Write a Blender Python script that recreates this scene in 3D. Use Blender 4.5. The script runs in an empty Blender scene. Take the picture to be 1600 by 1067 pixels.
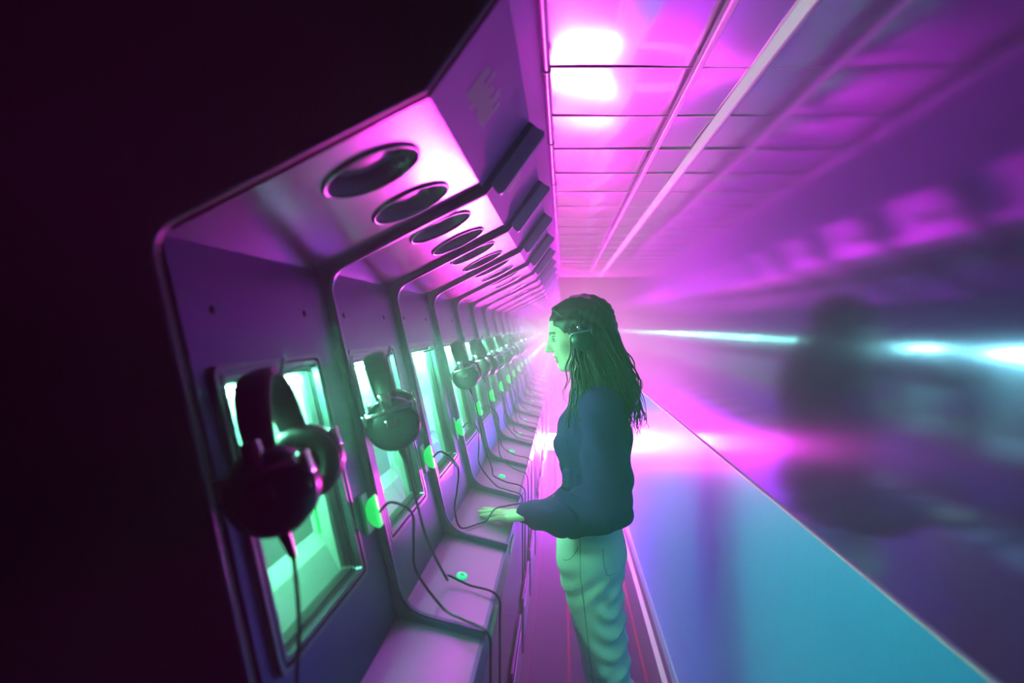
import bpy, bmesh, math, random
import numpy as np
from mathutils import Vector, Matrix, noise as mnoise

random.seed(7)
scene = bpy.context.scene
COL = scene.collection

# ---------------------------------------------------------------- camera / world / exposure
EYE = 1.58                       # camera height above the floor
cam_d = bpy.data.cameras.new('camera')
cam = bpy.data.objects.new('camera', cam_d)
COL.objects.link(cam)
cam.location = (0, 0, EYE)
cam.rotation_euler = (math.pi / 2, 0, 0)
cam_d.sensor_width = 36.0
cam_d.lens = 22.5
cam_d.shift_x = -(879 - 800) / 1600
cam_d.shift_y = -(533.5 - 509) / 1600
cam_d.clip_start = 0.01
cam_d.dof.use_dof = True
cam_d.dof.focus_distance = 2.0
cam_d.dof.aperture_fstop = 2.2
scene.camera = cam

HAZE = 0.11
world = bpy.data.worlds.new('corridor_air')
scene.world = world
world.use_nodes = True
wn = world.node_tree
wn.nodes['Background'].inputs['Color'].default_value = (0.10, 0.18, 0.55, 1)
wn.nodes['Background'].inputs['Strength'].default_value = 0.004
vs = wn.nodes.new('ShaderNodeVolumeScatter')
vs.inputs['Color'].default_value = (0.92, 0.90, 1, 1)
vs.inputs['Density'].default_value = HAZE
vs.inputs['Anisotropy'].default_value = 0.1
wn.links.new(vs.outputs['Volume'], wn.nodes['World Output'].inputs['Volume'])

LAMP_COL = (1.0, 0.04, 0.74)     # magenta light bar
LAMP_STRENGTH = 1300.0
MINT = (0.10, 0.92, 0.52)         # window back-light
TUBE_STRENGTH = 290.0

vsx = scene.view_settings
vsx.view_transform = 'Standard'
vsx.look = 'None'
vsx.gamma = 1.0
vsx.use_curve_mapping = False
vsx.exposure = 0.3
scene.cycles.use_denoising = True
scene.cycles.max_bounces = 5
scene.cycles.diffuse_bounces = 2
scene.cycles.glossy_bounces = 4
scene.cycles.transmission_bounces = 3
scene.cycles.volume_bounces = 0
scene.cycles.use_light_tree = False
scene.cycles.use_adaptive_sampling = True
scene.cycles.adaptive_threshold = 0.06
scene.cycles.sample_clamp_indirect = 6.0
scene.cycles.caustics_reflective = True

# ---------------------------------------------------------------- helpers
def mat(name, col=(0.5, 0.5, 0.5), metal=0.0, rough=0.5, emit=None, es=0.0, noise=0.0, nscale=30.0,
        stretch=(1, 1, 1), bump=0.0, aniso=0.0, tangent=None, spec=0.5, sheen=0.0, rnoise=0.0):
    m = bpy.data.materials.new(name)
    m.use_nodes = True
    nt = m.node_tree
    b = nt.nodes['Principled BSDF']
    b.inputs['Base Color'].default_value = (*col, 1)
    b.inputs['Metallic'].default_value = metal
    b.inputs['Roughness'].default_value = rough
    b.inputs['Specular IOR Level'].default_value = spec
    if emit:
        b.inputs['Emission Color'].default_value = (*emit, 1)
        b.inputs['Emission Strength'].default_value = es
    if sheen:
        b.inputs['Sheen Weight'].default_value = sheen
        b.inputs['Sheen Roughness'].default_value = 0.4
    if aniso:
        b.inputs['Anisotropic'].default_value = aniso
        c = nt.nodes.new('ShaderNodeCombineXYZ')
        for i, v in enumerate(tangent):
            c.inputs[i].default_value = v
        nt.links.new(c.outputs[0], b.inputs['Tangent'])
    if noise or bump or rnoise:
        tc = nt.nodes.new('ShaderNodeTexCoord')
        mp = nt.nodes.new('ShaderNodeMapping')
        mp.inputs['Scale'].default_value = stretch
        nz = nt.nodes.new('ShaderNodeTexNoise')
        nz.inputs['Scale'].default_value = nscale
        nz.inputs['Detail'].default_value = 5
        nt.links.new(tc.outputs['Object'], mp.inputs['Vector'])
        nt.links.new(mp.outputs['Vector'], nz.inputs['Vector'])
        if noise:
            mx = nt.nodes.new('ShaderNodeMix')
            mx.data_type = 'RGBA'
            mx.inputs[6].default_value = (*[c * (1 - noise) for c in col], 1)
            mx.inputs[7].default_value = (*[min(1, c * (1 + noise)) for c in col], 1)
            nt.links.new(nz.outputs['Fac'], mx.inputs[0])
            nt.links.new(mx.outputs[2], b.inputs['Base Color'])
        if rnoise:
            mr = nt.nodes.new('ShaderNodeMapRange')
            mr.inputs['To Min'].default_value = max(0.02, rough - rnoise)
            mr.inputs['To Max'].default_value = rough + rnoise
            nt.links.new(nz.outputs['Fac'], mr.inputs['Value'])
            nt.links.new(mr.outputs[0], b.inputs['Roughness'])
        if bump:
            bp = nt.nodes.new('ShaderNodeBump')
            bp.inputs['Strength'].default_value = bump
            bp.inputs['Distance'].default_value = 0.01
            nt.links.new(nz.outputs['Fac'], bp.inputs['Height'])
            nt.links.new(bp.outputs['Normal'], b.inputs['Normal'])
    return m

def emat(name, col, strength):
    return mat(name, (0.02, 0.02, 0.02), 0, 0.4, emit=col, es=strength)

def link(o, parent=None):
    COL.objects.link(o)
    if parent is not None:
        o.parent = parent
    return o

def obj(name, me, m=None, parent=None, loc=(0, 0, 0)):
    if isinstance(me, bmesh.types.BMesh):
        bm = me
        me = bpy.data.meshes.new(name)
        bm.to_mesh(me)
        bm.free()
    if m is not None and not me.materials:
        for x in (m if isinstance(m, (list, tuple)) else [m]):
            me.materials.append(x)
    o = bpy.data.objects.new(name, me)
    o.location = loc
    return link(o, parent)

def tag(o, label=None, cat=None, group=None, kind=None):
    if label: o['label'] = label
    if cat: o['category'] = cat
    if group: o['group'] = group
    if kind: o['kind'] = kind
    return o

def empty(name, loc=(0, 0, 0)):
    o = bpy.data.objects.new(name, None)
    o.location = loc
    o.empty_display_size = 0.05
    return link(o)

def smooth(me, ang=None):
    me.polygons.foreach_set('use_smooth', [True] * len(me.polygons))
    if ang is not None:
        me.set_sharp_from_angle(angle=ang)
    return me

def pymesh(name, vs_, fs, sm=False, ang=None):
    me = bpy.data.meshes.new(name)
    me.from_pydata([tuple(v) for v in vs_], [], fs)
    me.update()
    bm = bmesh.new(); bm.from_mesh(me)
    bmesh.ops.recalc_face_normals(bm, faces=bm.faces)
    bm.to_mesh(me); bm.free()
    if sm:
        smooth(me, ang)
    return me

def box_bm(bm, x0, x1, y0, y1, z0, z1, M=None, bevel=0.0):
    r = bmesh.ops.create_cube(bm, size=1.0)
    T = Matrix.Translation(((x0 + x1) / 2, (y0 + y1) / 2, (z0 + z1) / 2)) @ Matrix.Diagonal((x1 - x0, y1 - y0, z1 - z0, 1))
    bmesh.ops.transform(bm, matrix=T, verts=r['verts'])
    if bevel:
        es = list({e for v in r['verts'] for e in v.link_edges})
        rb = bmesh.ops.bevel(bm, geom=es, offset=bevel, segments=2, affect='EDGES', profile=0.5)
        vv = list({v for f in rb['faces'] for v in f.verts} | {v for v in r['verts'] if v.is_valid})
    else:
        vv = r['verts']
    if M is not None:
        bmesh.ops.transform(bm, matrix=M, verts=vv)
    return vv

def boxmesh(name, x0, x1, y0, y1, z0, z1, bevel=0.0, M=None):
    bm = bmesh.new()
    box_bm(bm, x0, x1, y0, y1, z0, z1, M, bevel)
    me = bpy.data.meshes.new(name)
    bm.to_mesh(me); bm.free()
    return me

def tube_data(pts, rad, n=8, cap=True):
    pts = [Vector(p) for p in pts]
    if not hasattr(rad, '__len__'):
        rad = [rad] * len(pts)
    V, F = [], []
    t0 = (pts[1] - pts[0]).normalized()
    up = Vector((0, 0, 1)) if abs(t0.z) < 0.9 else Vector((1, 0, 0))
    nrm = t0.cross(up).normalized()
    for i, p in enumerate(pts):
        a = pts[max(i - 1, 0)]; b = pts[min(i + 1, len(pts) - 1)]
        t = (b - a).normalized()
        nrm = (nrm - t * nrm.dot(t))
        nrm = nrm.normalized() if nrm.length > 1e-6 else t.orthogonal().normalized()
        bi = t.cross(nrm)
        for k in range(n):
            an = 2 * math.pi * k / n
            V.append(p + (nrm * math.cos(an) + bi * math.sin(an)) * rad[i])
    for i in range(len(pts) - 1):
        for k in range(n):
            a = i * n + k; b = i * n + (k + 1) % n
            F.append((a, b, b + n, a + n))
    if cap:
        F.append(tuple(range(n - 1, -1, -1)))
        F.append(tuple(range((len(pts) - 1) * n, len(pts) * n)))
    return V, F

def tube(name, pts, rad, n=8):
    V, F = tube_data(pts, rad, n)
    return pymesh(name, V, F, True, math.radians(50))

def spline(pts, sub=8):
    """Catmull-Rom through the points."""
    P = [Vector(p) for p in pts]
    P = [2 * P[0] - P[1]] + P + [2 * P[-1] - P[-2]]
    out = []
    for i in range(1, len(P) - 2):
        for s in range(sub):
            t = s / sub
            a, b, c, d = P[i - 1], P[i], P[i + 1], P[i + 2]
            out.append(0.5 * ((2 * b) + (c - a) * t + (2 * a - 5 * b + 4 * c - d) * t * t + (3 * b - a - 3 * c + d) * t ** 3))
    out.append(P[-2].copy())
    return out

def lathe(name, prof, n=32, axis='z', ang=40):
    """prof: list of (r, h) revolved about the given axis."""
    V, F = [], []
    for r, h in prof:
        for k in range(n):
            a = 2 * math.pi * k / n
            if axis == 'z':
                V.append((r * math.cos(a), r * math.sin(a), h))
            else:
                V.append((r * math.cos(a), h, r * math.sin(a)))
    for i in range(len(prof) - 1):
        for k in range(n):
            a = i * n + k; b = i * n + (k + 1) % n
            F.append((a, b, b + n, a + n))
    F.append(tuple(range(n)))
    F.append(tuple(range((len(prof) - 1) * n, len(prof) * n)))
    return pymesh(name, V, F, True, math.radians(ang))

# ---------------------------------------------------------------- materials
M_panel = mat('booth_satin_metal', (0.07, 0.04, 0.18), 0.75, 0.36, noise=0.05, nscale=12, rnoise=0.05)
M_soffit = mat('soffit_polished_metal', (0.52, 0.28, 0.54), 0.85, 0.23, rnoise=0.04, nscale=9)
M_shelf = mat('shelf_metal', (0.36, 0.28, 0.44), 0.7, 0.3, noise=0.07, nscale=14, rnoise=0.06)
M_divider = mat('divider_dark_metal', (0.13, 0.10, 0.26), 0.6, 0.35)
M_frame = mat('window_frame_metal', (0.11, 0.15, 0.18), 0.7, 0.3)
M_rubber = mat('black_rubber', (0.02, 0.022, 0.03), 0, 0.5)
M_niche = mat('niche_mint_paint', (0.32, 0.38, 0.37), 0, 0.7, noise=0.06, nscale=20)
M_tube = emat('niche_tube', (0.20, 1.0, 0.52), TUBE_STRENGTH)
M_button = mat('lit_green_plastic', (0.05, 0.6, 0.3), 0, 0.3, emit=(0.02, 0.9, 0.36), es=0.75)
M_knob = mat('lit_green_dome', (0.03, 0.7, 0.15), 0, 0.25, emit=(0.01, 0.95, 0.16), es=0.6)
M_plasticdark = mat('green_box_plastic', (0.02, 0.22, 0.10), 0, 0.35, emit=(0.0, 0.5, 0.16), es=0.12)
M_dark = mat('dark_speaker_cone', (0.035, 0.03, 0.06), 0.1, 0.4)
M_rim = mat('speaker_rim_metal', (0.35, 0.33, 0.40), 0.9, 0.22)
M_valance = mat('valance_metal', (0.55, 0.12, 0.66), 0.15, 0.45)
M_fin = mat('fin_haze_purple', (0.50, 0.25, 0.70), 0.0, 0.5)  # purple of the haze put into the fin colour
M_print = mat('grey_print', (0.85, 0.87, 0.90), 0, 0.7)
M_wire = mat('hook_wire_steel', (0.35, 0.35, 0.38), 1.0, 0.25)
M_screw = mat('dark_screw', (0.05, 0.05, 0.08), 0.8, 0.4)
M_lower = mat('console_lower_metal', (0.24, 0.22, 0.34), 0.75, 0.3, noise=0.15, nscale=8, stretch=(6, 6, 0.4))
M_plate = mat('pale_blue_reflection', (0.35, 0.45, 0.62), 0.5, 0.35)
M_black = mat('end_panel_black', (0.012, 0.012, 0.018), 0.2, 0.55)
M_hp = mat('headphone_black_plastic', (0.02, 0.02, 0.028), 0, 0.28)
M_hppad = mat('headphone_leather', (0.028, 0.026, 0.034), 0, 0.42, bump=0.15, nscale=90)
M_chrome = mat('headphone_chrome', (0.75, 0.76, 0.78), 1.0, 0.12)
M_cable = mat('black_cable', (0.02, 0.02, 0.03), 0, 0.35)
M_skin = mat('skin', (0.72, 0.52, 0.42), 0, 0.5, noise=0.06, nscale=60)
M_lip = mat('lips', (0.50, 0.22, 0.20), 0, 0.4)
M_brow = mat('brow_hair', (0.10, 0.06, 0.04), 0, 0.7)
M_hair = mat('brown_hair', (0.075, 0.026, 0.045), 0, 0.42, noise=0.45, nscale=60, stretch=(1, 1, 0.12), spec=0.35)
M_sweat = mat('navy_sweatshirt', (0.045, 0.013, 0.11), 0, 0.9, noise=0.15, nscale=250, bump=0.12, spec=0.12)
M_jean = mat('pale_jeans', (0.84, 0.86, 0.84), 0, 0.8, noise=0.07, nscale=220, bump=0.2)
M_stitch = mat('jean_stitch', (0.36, 0.38, 0.36), 0, 0.8)
M_shoe = mat('white_sneaker', (0.6, 0.6, 0.6), 0, 0.6)
M_eyeW = mat('eye_white', (0.75, 0.75, 0.72), 0, 0.15)
M_eyeB = mat('eye_iris', (0.04, 0.03, 0.02), 0, 0.1)

def wall_metal(name, col, rough, aniso, metal=0.9):
    m = mat(name, col, metal, rough, noise=0.12, nscale=7, stretch=(1, 60, 0.5), aniso=aniso, tangent=(0, 1, 0))
    return m
M_wall = wall_metal('brushed_wall_metal', (0.30, 0.18, 0.50), 0.11, 0.6)
M_wain = wall_metal('blue_wainscot_metal', (0.005, 0.42, 1.0), 0.42, 0.6, 0.1)
M_base = mat('baseboard_blue_paint', (0.05, 0.40, 0.50), 0, 0.8, spec=0.1)
M_ceil = mat('mirror_ceiling_tile', (0.72, 0.66, 0.76), 1.0, 0.15, bump=0.05, nscale=3.0, stretch=(1, 0.6, 1))
M_ceil.node_tree.nodes['Principled BSDF'].inputs['Coat Weight'].default_value = 1.0
M_ceil.node_tree.nodes['Principled BSDF'].inputs['Coat Roughness'].default_value = 0.04
M_ceil.node_tree.nodes['Principled BSDF'].inputs['Coat IOR'].default_value = 2.6
M_trim = mat('pale_corner_trim', (0.80, 0.84, 0.84), 0.2, 0.35)
M_rail = mat('ceiling_rail', (0.70, 0.66, 0.72), 0.5, 0.35)
M_floor = mat('dark_carpet', (0.022, 0.045, 0.09), 0, 1.0, spec=0.02, noise=0.5, nscale=120, bump=0.4)
M_red = mat('red_floor_line', (0.16, 0.015, 0.02), 0, 0.9, spec=0.1)
M_strip = mat('perforated_floor_strip', (0.42, 0.66, 0.56), 0.0, 0.9, spec=0.1)
M_backwall = mat('corridor_plain_wall', (0.40, 0.36, 0.44), 0.0, 0.7)

# glass: thin reflective pane
M_glass = bpy.data.materials.new('window_glass')
M_glass.use_nodes = True
g = M_glass.node_tree
for n in list(g.nodes):
    if n.type != 'OUTPUT_MATERIAL':
        g.nodes.remove(n)
tr = g.nodes.new('ShaderNodeBsdfTransparent'); tr.inputs[0].default_value = (0.90, 0.97, 0.95, 1)
gl = g.nodes.new('ShaderNodeBsdfGlossy'); gl.inputs['Roughness'].default_value = 0.06
lw = g.nodes.new('ShaderNodeLayerWeight'); fr = g.nodes.new('ShaderNodeMath'); fr.operation = 'POWER'; fr.inputs[1].default_value = 5.0
g.links.new(lw.outputs['Facing'], fr.inputs[0])
mx = g.nodes.new('ShaderNodeMixShader')
g.links.new(fr.outputs[0], mx.inputs[0]); g.links.new(tr.outputs[0], mx.inputs[1]); g.links.new(gl.outputs[0], mx.inputs[2])
g.links.new(mx.outputs[0], g.nodes['Material Output'].inputs['Surface'])

# perforated end panel: small dots in the sheet
def add_dots(m, scale, dark, light):
    nt = m.node_tree
    b = nt.nodes['Principled BSDF']
    tc = nt.nodes.new('ShaderNodeTexCoord')
    v = nt.nodes.new('ShaderNodeTexVoronoi'); v.inputs['Scale'].default_value = scale; v.inputs['Randomness'].default_value = 0.0
    cr = nt.nodes.new('ShaderNodeValToRGB')
    cr.color_ramp.elements[0].position = 0.24; cr.color_ramp.elements[0].color = (*dark, 1)
    cr.color_ramp.elements[1].position = 0.30; cr.color_ramp.elements[1].color = (*light, 1)
    nt.links.new(tc.outputs['Object'], v.inputs['Vector']); nt.links.new(v.outputs['Distance'], cr.inputs[0])
    nt.links.new(cr.outputs[0], b.inputs['Base Color'])
for m_ in (M_button, M_knob, M_plasticdark):
    m_.cycles.emission_sampling = 'NONE'
add_dots(M_black, 110, (0.002, 0.002, 0.003), (0.020, 0.019, 0.028))
add_dots(M_strip, 90, (0.10, 0.16, 0.14), (0.42, 0.66, 0.56))
add_dots(M_dark, 260, (0.015, 0.008, 0.02), (0.22, 0.10, 0.24))

# ---------------------------------------------------------------- cross-section of the console (x, height)
def H(y): return EYE + y
T = Vector((-0.476, H(0.108)))      # back top corner
F_ = Vector((-0.158, H(0.271)))     # soffit front edge
B = Vector((-0.323, H(-0.570)))     # back bottom corner
G = Vector((-0.153, H(-0.614)))     # shelf front edge
HV = Vector((-0.065, H(0.400)))     # top of sloped valance
CEIL = H(0.66)
XW = 0.50                           # right wall
CL = Vector((-0.05, CEIL))
W = 0.5
Y0 = 0.76
NB = 24
YEND = Y0 + W * NB
CEIL_END = 8.35

pd = (B - T).normalized(); PLEN = (B - T).length
pn = Vector((-pd.y, pd.x));  pn = pn if pn.x > 0 else -pn      # out of the panel, to the corridor
sd = (F_ - T).normalized(); SLEN = (F_ - T).length
sn = Vector((sd.y, -sd.x))                                       # down / right
bd = (G - B).normalized(); BLEN = (G - B).length
bn = Vector((-bd.y, bd.x))                                       # up
vd = (HV - F_).normalized(); VLEN = (HV - F_).length
vn = Vector((vd.y, -vd.x))

def PP(m, y, out=0.0):
    q = T + pd * m + pn * out
    return Vector((q.x, y, q.y))
def SP(m, y, out=0.0):
    q = T + sd * m + sn * out
    return Vector((q.x, y, q.y))
def BP(m, y, out=0.0):
    q = B + bd * m + bn * out
    return Vector((q.x, y, q.y))
def VP(m, y, out=0.0):
    q = F_ + vd * m + vn * out
    return Vector((q.x, y, q.y))

# ---------------------------------------------------------------- setting
tag(obj('floor', boxmesh('floor', -0.16, XW, -2.0, YEND + 0.6, -0.05, 0), M_floor), kind='structure')
wr = tag(obj('wall_right', boxmesh('wall_right', XW, XW + 0.04, -2.0, YEND + 0.6, H(-0.4125), CEIL + 0.3), M_wall), kind='structure')
obj('lower_panel', boxmesh('lower_panel', XW - 0.003, XW + 0.04, -2.0, YEND + 0.6, 0.0, H(-0.4125) - 0.001), M_wain, wr)
tag(obj('trim_1', boxmesh('trim_1', XW - 0.006, XW, -2.0, YEND + 0.6, H(-0.4135), H(-0.4105), 0.0008), M_rail), kind='structure')
tag(obj('baseboard_right', boxmesh('baseboard_right', XW - 0.014, XW - 0.003, -2.0, YEND + 0.6, 0, 0.062, 0.003), M_base), kind='structure')
tag(obj('trim_2', boxmesh('trim_2', 0.440, 0.466, -2.0, YEND + 0.6, 0, 0.004, 0.001), M_strip), kind='structure')
for x in (0.03, 0.375):
    tag(obj('trim_3', boxmesh('trim_3', x - 0.006, x + 0.006, -2.0, YEND + 0.6, 0, 0.002), M_red), kind='structure')
tag(obj('wall_back', boxmesh('wall_back', -1.3, XW + 0.04, YEND + 0.6, YEND + 0.65, 0, CEIL + 0.9), M_backwall), kind='structure')
# wall over the booth row beyond the suspended ceiling, and the plain high ceiling there
tag(obj('wall_left', boxmesh('wall_left', -1.34, -1.30, Y0, YEND + 0.6, 0, CEIL + 0.9), M_backwall), kind='structure')
ceil = tag(empty('ceiling', (0, 0, CEIL)), kind='structure')
obj('backing_board', boxmesh('backing_board', CL.x - 0.02, XW, -2.0, CEIL_END, 0.012, 0.03), M_backwall, ceil)
tile_me = []
for v in range(4):
    bm = bmesh.new()
    nx, ny = 10, 8
    x0, x1, d = CL.x + 0.001, XW - 0.001, 0.3750
    vv = {}
    for i in range(nx + 1):
        for j in range(ny + 1):
            u, w_ = i / nx, j / ny
            bow = 0.0034 * math.sin(math.pi * u) * math.sin(math.pi * w_) + 0.0014 * math.sin(5.2 * u + v * 1.7) * math.sin(4.1 * w_ + v)
            vv[i, j] = bm.verts.new((x0 + (x1 - x0) * u, d * w_, -bow))
    for i in range(nx):
        for j in range(ny):
            bm.faces.new((vv[i, j], vv[i, j + 1], vv[i + 1, j + 1], vv[i + 1, j]))
    ext = bmesh.ops.extrude_face_region(bm, geom=list(bm.faces))
    bmesh.ops.translate(bm, vec=(0, 0, 0.006), verts=[x for x in ext['geom'] if isinstance(x, bmesh.types.BMVert)])
    bmesh.ops.recalc_face_normals(bm, faces=bm.faces)
    me = bpy.data.meshes.new('tile'); bm.to_mesh(me); bm.free()
    me.materials.append(M_ceil)
    smooth(me, math.radians(30))
    tile_me.append(me)
JB = boxmesh('joint_bar', CL.x, XW, -0.0022, 0.0022, -0.003, 0.008)
ty = 1.634 - 0.38 * 9
k = 0
while ty < CEIL_END - 0.2:
    o = obj('tile', tile_me[k % 4], None, ceil, (0, ty, 0.0))
    o.rotation_euler = (random.uniform(-0.004, 0.004), random.uniform(-0.004, 0.004), 0)
    obj('joint_bar', JB, M_trim, ceil, (0, ty - 0.0025, 0))
    ty += 0.38; k += 1
tv = [(XW, CEIL - 0.024), (XW - 0.004, CEIL - 0.024), (XW - 0.022, CEIL - 0.006), (XW - 0.022, CEIL - 0.001), (XW, CEIL - 0.001)]
tag(obj('trim_4', pymesh('trim_4', [(x, yy, z) for yy in (-2.0, CEIL_END) for x, z in tv], [(0, 1, 2, 3, 4), (9, 8, 7, 6, 5)] + [(i, (i + 1) % 5, 5 + (i + 1) % 5, 5 + i) for i in range(5)]), M_trim), kind='structure')
tag(obj('trim_5', boxmesh('trim_5', CL.x, XW, CEIL_END, CEIL_END + 0.02, CEIL - 0.016, CEIL + 0.04, 0.003), M_rail), kind='structure')
# high ceiling over the row behind the suspended part
tag(obj('ceiling_high', boxmesh('ceiling_high', -1.34, XW + 0.04, CEIL_END - 0.5, YEND + 0.65, CEIL + 0.9, CEIL + 0.94), M_backwall), kind='structure')

rail = obj('ceiling_rail', boxmesh('ceiling_rail', 0.325, 0.342, -1.0, CEIL_END, CEIL - 0.035, CEIL - 0.012, 0.003), M_rail)
tag(rail, 'slim pale rail running lengthwise under the mirrored ceiling', 'rail')
for i in range(9):
    obj('hanger', boxmesh('hanger', 0.329, 0.338, 0.6 + i * 0.95, 0.62 + i * 0.95, CEIL - 0.013, CEIL + 0.001), M_rail, rail)
pipe = obj('conduit_pipe', tube('conduit_pipe', [(-0.040, y, CEIL - 0.028) for y in (0.3, 4, CEIL_END)], 0.009, 12), M_rail)
tag(pipe, 'thin pink-lit conduit pipe along the ceiling above the booth valances', 'pipe')
for i in range(12):
    obj('pipe_clip', lathe('pipe_clip', [(0.0092, -0.006), (0.0125, -0.006), (0.0125, 0.006), (0.0092, 0.006)], 16, 'y'), M_trim, pipe, (-0.040, 0.95 + 0.63 * i, CEIL - 0.028))

# ---------------------------------------------------------------- black end panel of the row
def fillet(pts, rad, n=6):
    out = []
    for i, p in enumerate(pts):
        if i in rad:
            a = (pts[i - 1] - p).normalized(); b = (pts[i + 1] - p).normalized()
            r = rad[i]
            p0, p1 = p + a * r, p + b * r
            for k in range(n + 1):
                t = k / n
                out.append((1 - t) ** 2 * p0 + 2 * t * (1 - t) * p + t * t * p1)
        else:
            out.append(p.copy())
    return out
LIPB = Vector((-0.148, H(-0.66)))
FOOT = Vector((-0.140, 0.0))
prof = fillet([CL + Vector((0, 0.0)), HV, F_, T, B, G, LIPB, FOOT], {1: 0.02, 3: 0.035, 4: 0.035})
poly = prof + [Vector((-1.3, 0.0)), Vector((-1.3, CEIL + 0.02)), Vector((CL.x, CEIL + 0.02))]
bm = bmesh.new()
vs0 = [bm.verts.new((p.x, 0.728, p.y)) for p in poly]
f = bm.faces.new(vs0)
e = bmesh.ops.extrude_face_region(bm, geom=[f])
bmesh.ops.translate(bm, vec=(0, 0.020, 0), verts=[v for v in e['geom'] if isinstance(v, bmesh.types.BMVert)])
bmesh.ops.recalc_face_normals(bm, faces=bm.faces)
bmesh.ops.triangulate(bm, faces=[x for x in bm.faces if len(x.verts) > 4])
endp = obj('end_panel', bm, M_black)
tag(endp, 'black perforated end panel closing the near end of the booth row', 'panel')
V, Fc = tube_data([(p.x, 0.732, p.y) for p in prof[:-1]], 0.0035, 8)
obj('edge_rim', pymesh('edge_rim', V, Fc, True), M_divider, endp)

# ---------------------------------------------------------------- booth part meshes (local y in 0..W)
def strip_mesh(name, a, b, th, nrm, y0, y1):
    """Flat sheet between cross-section points a and b, thickness th behind the visible side."""
    q = [(a, 0), (b, 0), (b, -th), (a, -th)]
    V = []
    for y in (y0, y1):
        for p, o in q:
            c = p + nrm * o
            V.append((c.x, y, c.y))
    return pymesh(name, V, [(0, 1, 2, 3), (4, 7, 6, 5), (0, 4, 5, 1), (1, 5, 6, 2), (2, 6, 7, 3), (3, 7, 4, 0)])

WY0, WY1 = 0.030, 0.380             # outer frame
WM0, WM1 = 0.163, 0.563
GY0, GY1 = 0.070, 0.338             # glass
GM0, GM1 = 0.190, 0.540

def rrect(y0, y1, m0, m1, r, n=5):
    out = []
    for cy, cm, a0 in ((y1 - r, m1 - r, 0), (y0 + r, m1 - r, 90), (y0 + r, m0 + r, 180), (y1 - r, m0 + r, 270)):
        for k in range(n + 1):
            a = math.radians(a0 + 90 * k / n)
            out.append((cy + r * math.cos(a), cm + r * math.sin(a)))
    return out

def ring_loft(name, rings, close=False):
    """rings: list of (outline, out) lofted in order; all outlines equal length."""
    V, Fs = [], []
    n = len(rings[0][0])
    for outl, o in rings:
        for y, m_ in outl:
            V.append(PP(m_, y, o))
    for i in range(len(rings) - 1):
        for k in range(n):
            a = i * n + k; b = i * n + (k + 1) % n
            Fs.append((a, b, b + n, a + n))
    if close:
        i = len(rings) - 1
        for k in range(n):
            a = i * n + k; b = i * n + (k + 1) % n
            Fs.append((a, b, (k + 1) % n, k))
    return pymesh(name, V, Fs, False)

# back panel with a window hole
def back_panel_mesh():
    hole = rrect(WY0 + 0.004, WY1 - 0.004, WM0 + 0.004, WM1 - 0.004, 0.014)
    n = len(hole)
    outer = []
    cy, cm = (WY0 + WY1) / 2, (WM0 + WM1) / 2
    for y, m_ in hole:     # project radially to the rectangle 0..W x 0..PLEN
        dy, dm = y - cy, m_ - cm
        t = min(((W - cy) / dy if dy > 1e-9 else (-cy / dy if dy < -1e-9 else 1e9)),
                ((PLEN - cm) / dm if dm > 1e-9 else (-cm / dm if dm < -1e-9 else 1e9)))
        outer.append((cy + dy * t, cm + dm * t))
    # corners snapped
    for c in ((0, 0), (W, 0), (0, PLEN), (W, PLEN)):
        i = min(range(n), key=lambda k: (outer[k][0] - c[0]) ** 2 + (outer[k][1] - c[1]) ** 2)
        outer[i] = c
    return ring_loft('back_panel', [(outer, -0.012), (outer, 0), (hole, 0), (hole, -0.012)], True)
ME_panel = back_panel_mesh()
R = lambda d, r: rrect(WY0 + d, WY1 - d, WM0 + d * 0.75, WM1 - d * 0.75, max(r, 0.003))
ME_frame = ring_loft('window_frame', [(R(0, .016), 0), (R(0, .016), .008), (R(.009, .013), .008), (R(.010, .012), .003), (R(.015, .011), .003),
                                      (R(.016, .010), .007), (R(.023, .008), .007), (R(.024, .008), -.004), (R(.029, .007), -.004), (R(.030, .007), -.010)])
ME_gasket = ring_loft('window_gasket', [(R(.029, .007), -.006), (R(.034, .006), -.006), (R(.037, .005), -.016), (R(.037, .005), -.024)])
ME_pane = ring_loft('window_pane', [(R(.034, .006), -.018)])
pane_outl = R(.036, .005)
n_ = len(pane_outl)
ME_pane = pymesh('window_pane', [PP(m_, y, -.017) for y, m_ in pane_outl], [tuple(range(n_))])

def niche_mesh():
    y0, y1, m0, m1, d0, d1 = GY0 - 0.02, GY1 + 0.02, GM0 - 0.02, GM1 + 0.02, -0.024, -0.066
    V = []
    for d in (d0, d1):
        for y, m_ in ((y0, m0), (y1, m0), (y1, m1), (y0, m1)):
            V.append(PP(m_, y, d))
    return pymesh('niche_box', V, [(0, 1, 5, 4), (1, 2, 6, 5), (2, 3, 7, 6), (3, 0, 4, 7)])
ME_niche = niche_mesh()
def quadplate(name, y0, y1, m0, m1, d, th=0.004):
    V = []
    for dd in (d, d - th):
        for y, m_ in ((y0, m0), (y1, m0), (y1, m1), (y0, m1)):
            V.append(PP(m_, y, dd))
    return pymesh(name, V, [(0, 1, 2, 3), (7, 6, 5, 4), (0, 4, 5, 1), (1, 5, 6, 2), (2, 6, 7, 3), (3, 7, 4, 0)])
ME_wallb = quadplate('niche_back', GY0 - 0.02, GY1 + 0.02, GM0 - 0.02, GM1 + 0.02, -0.063)
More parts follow.
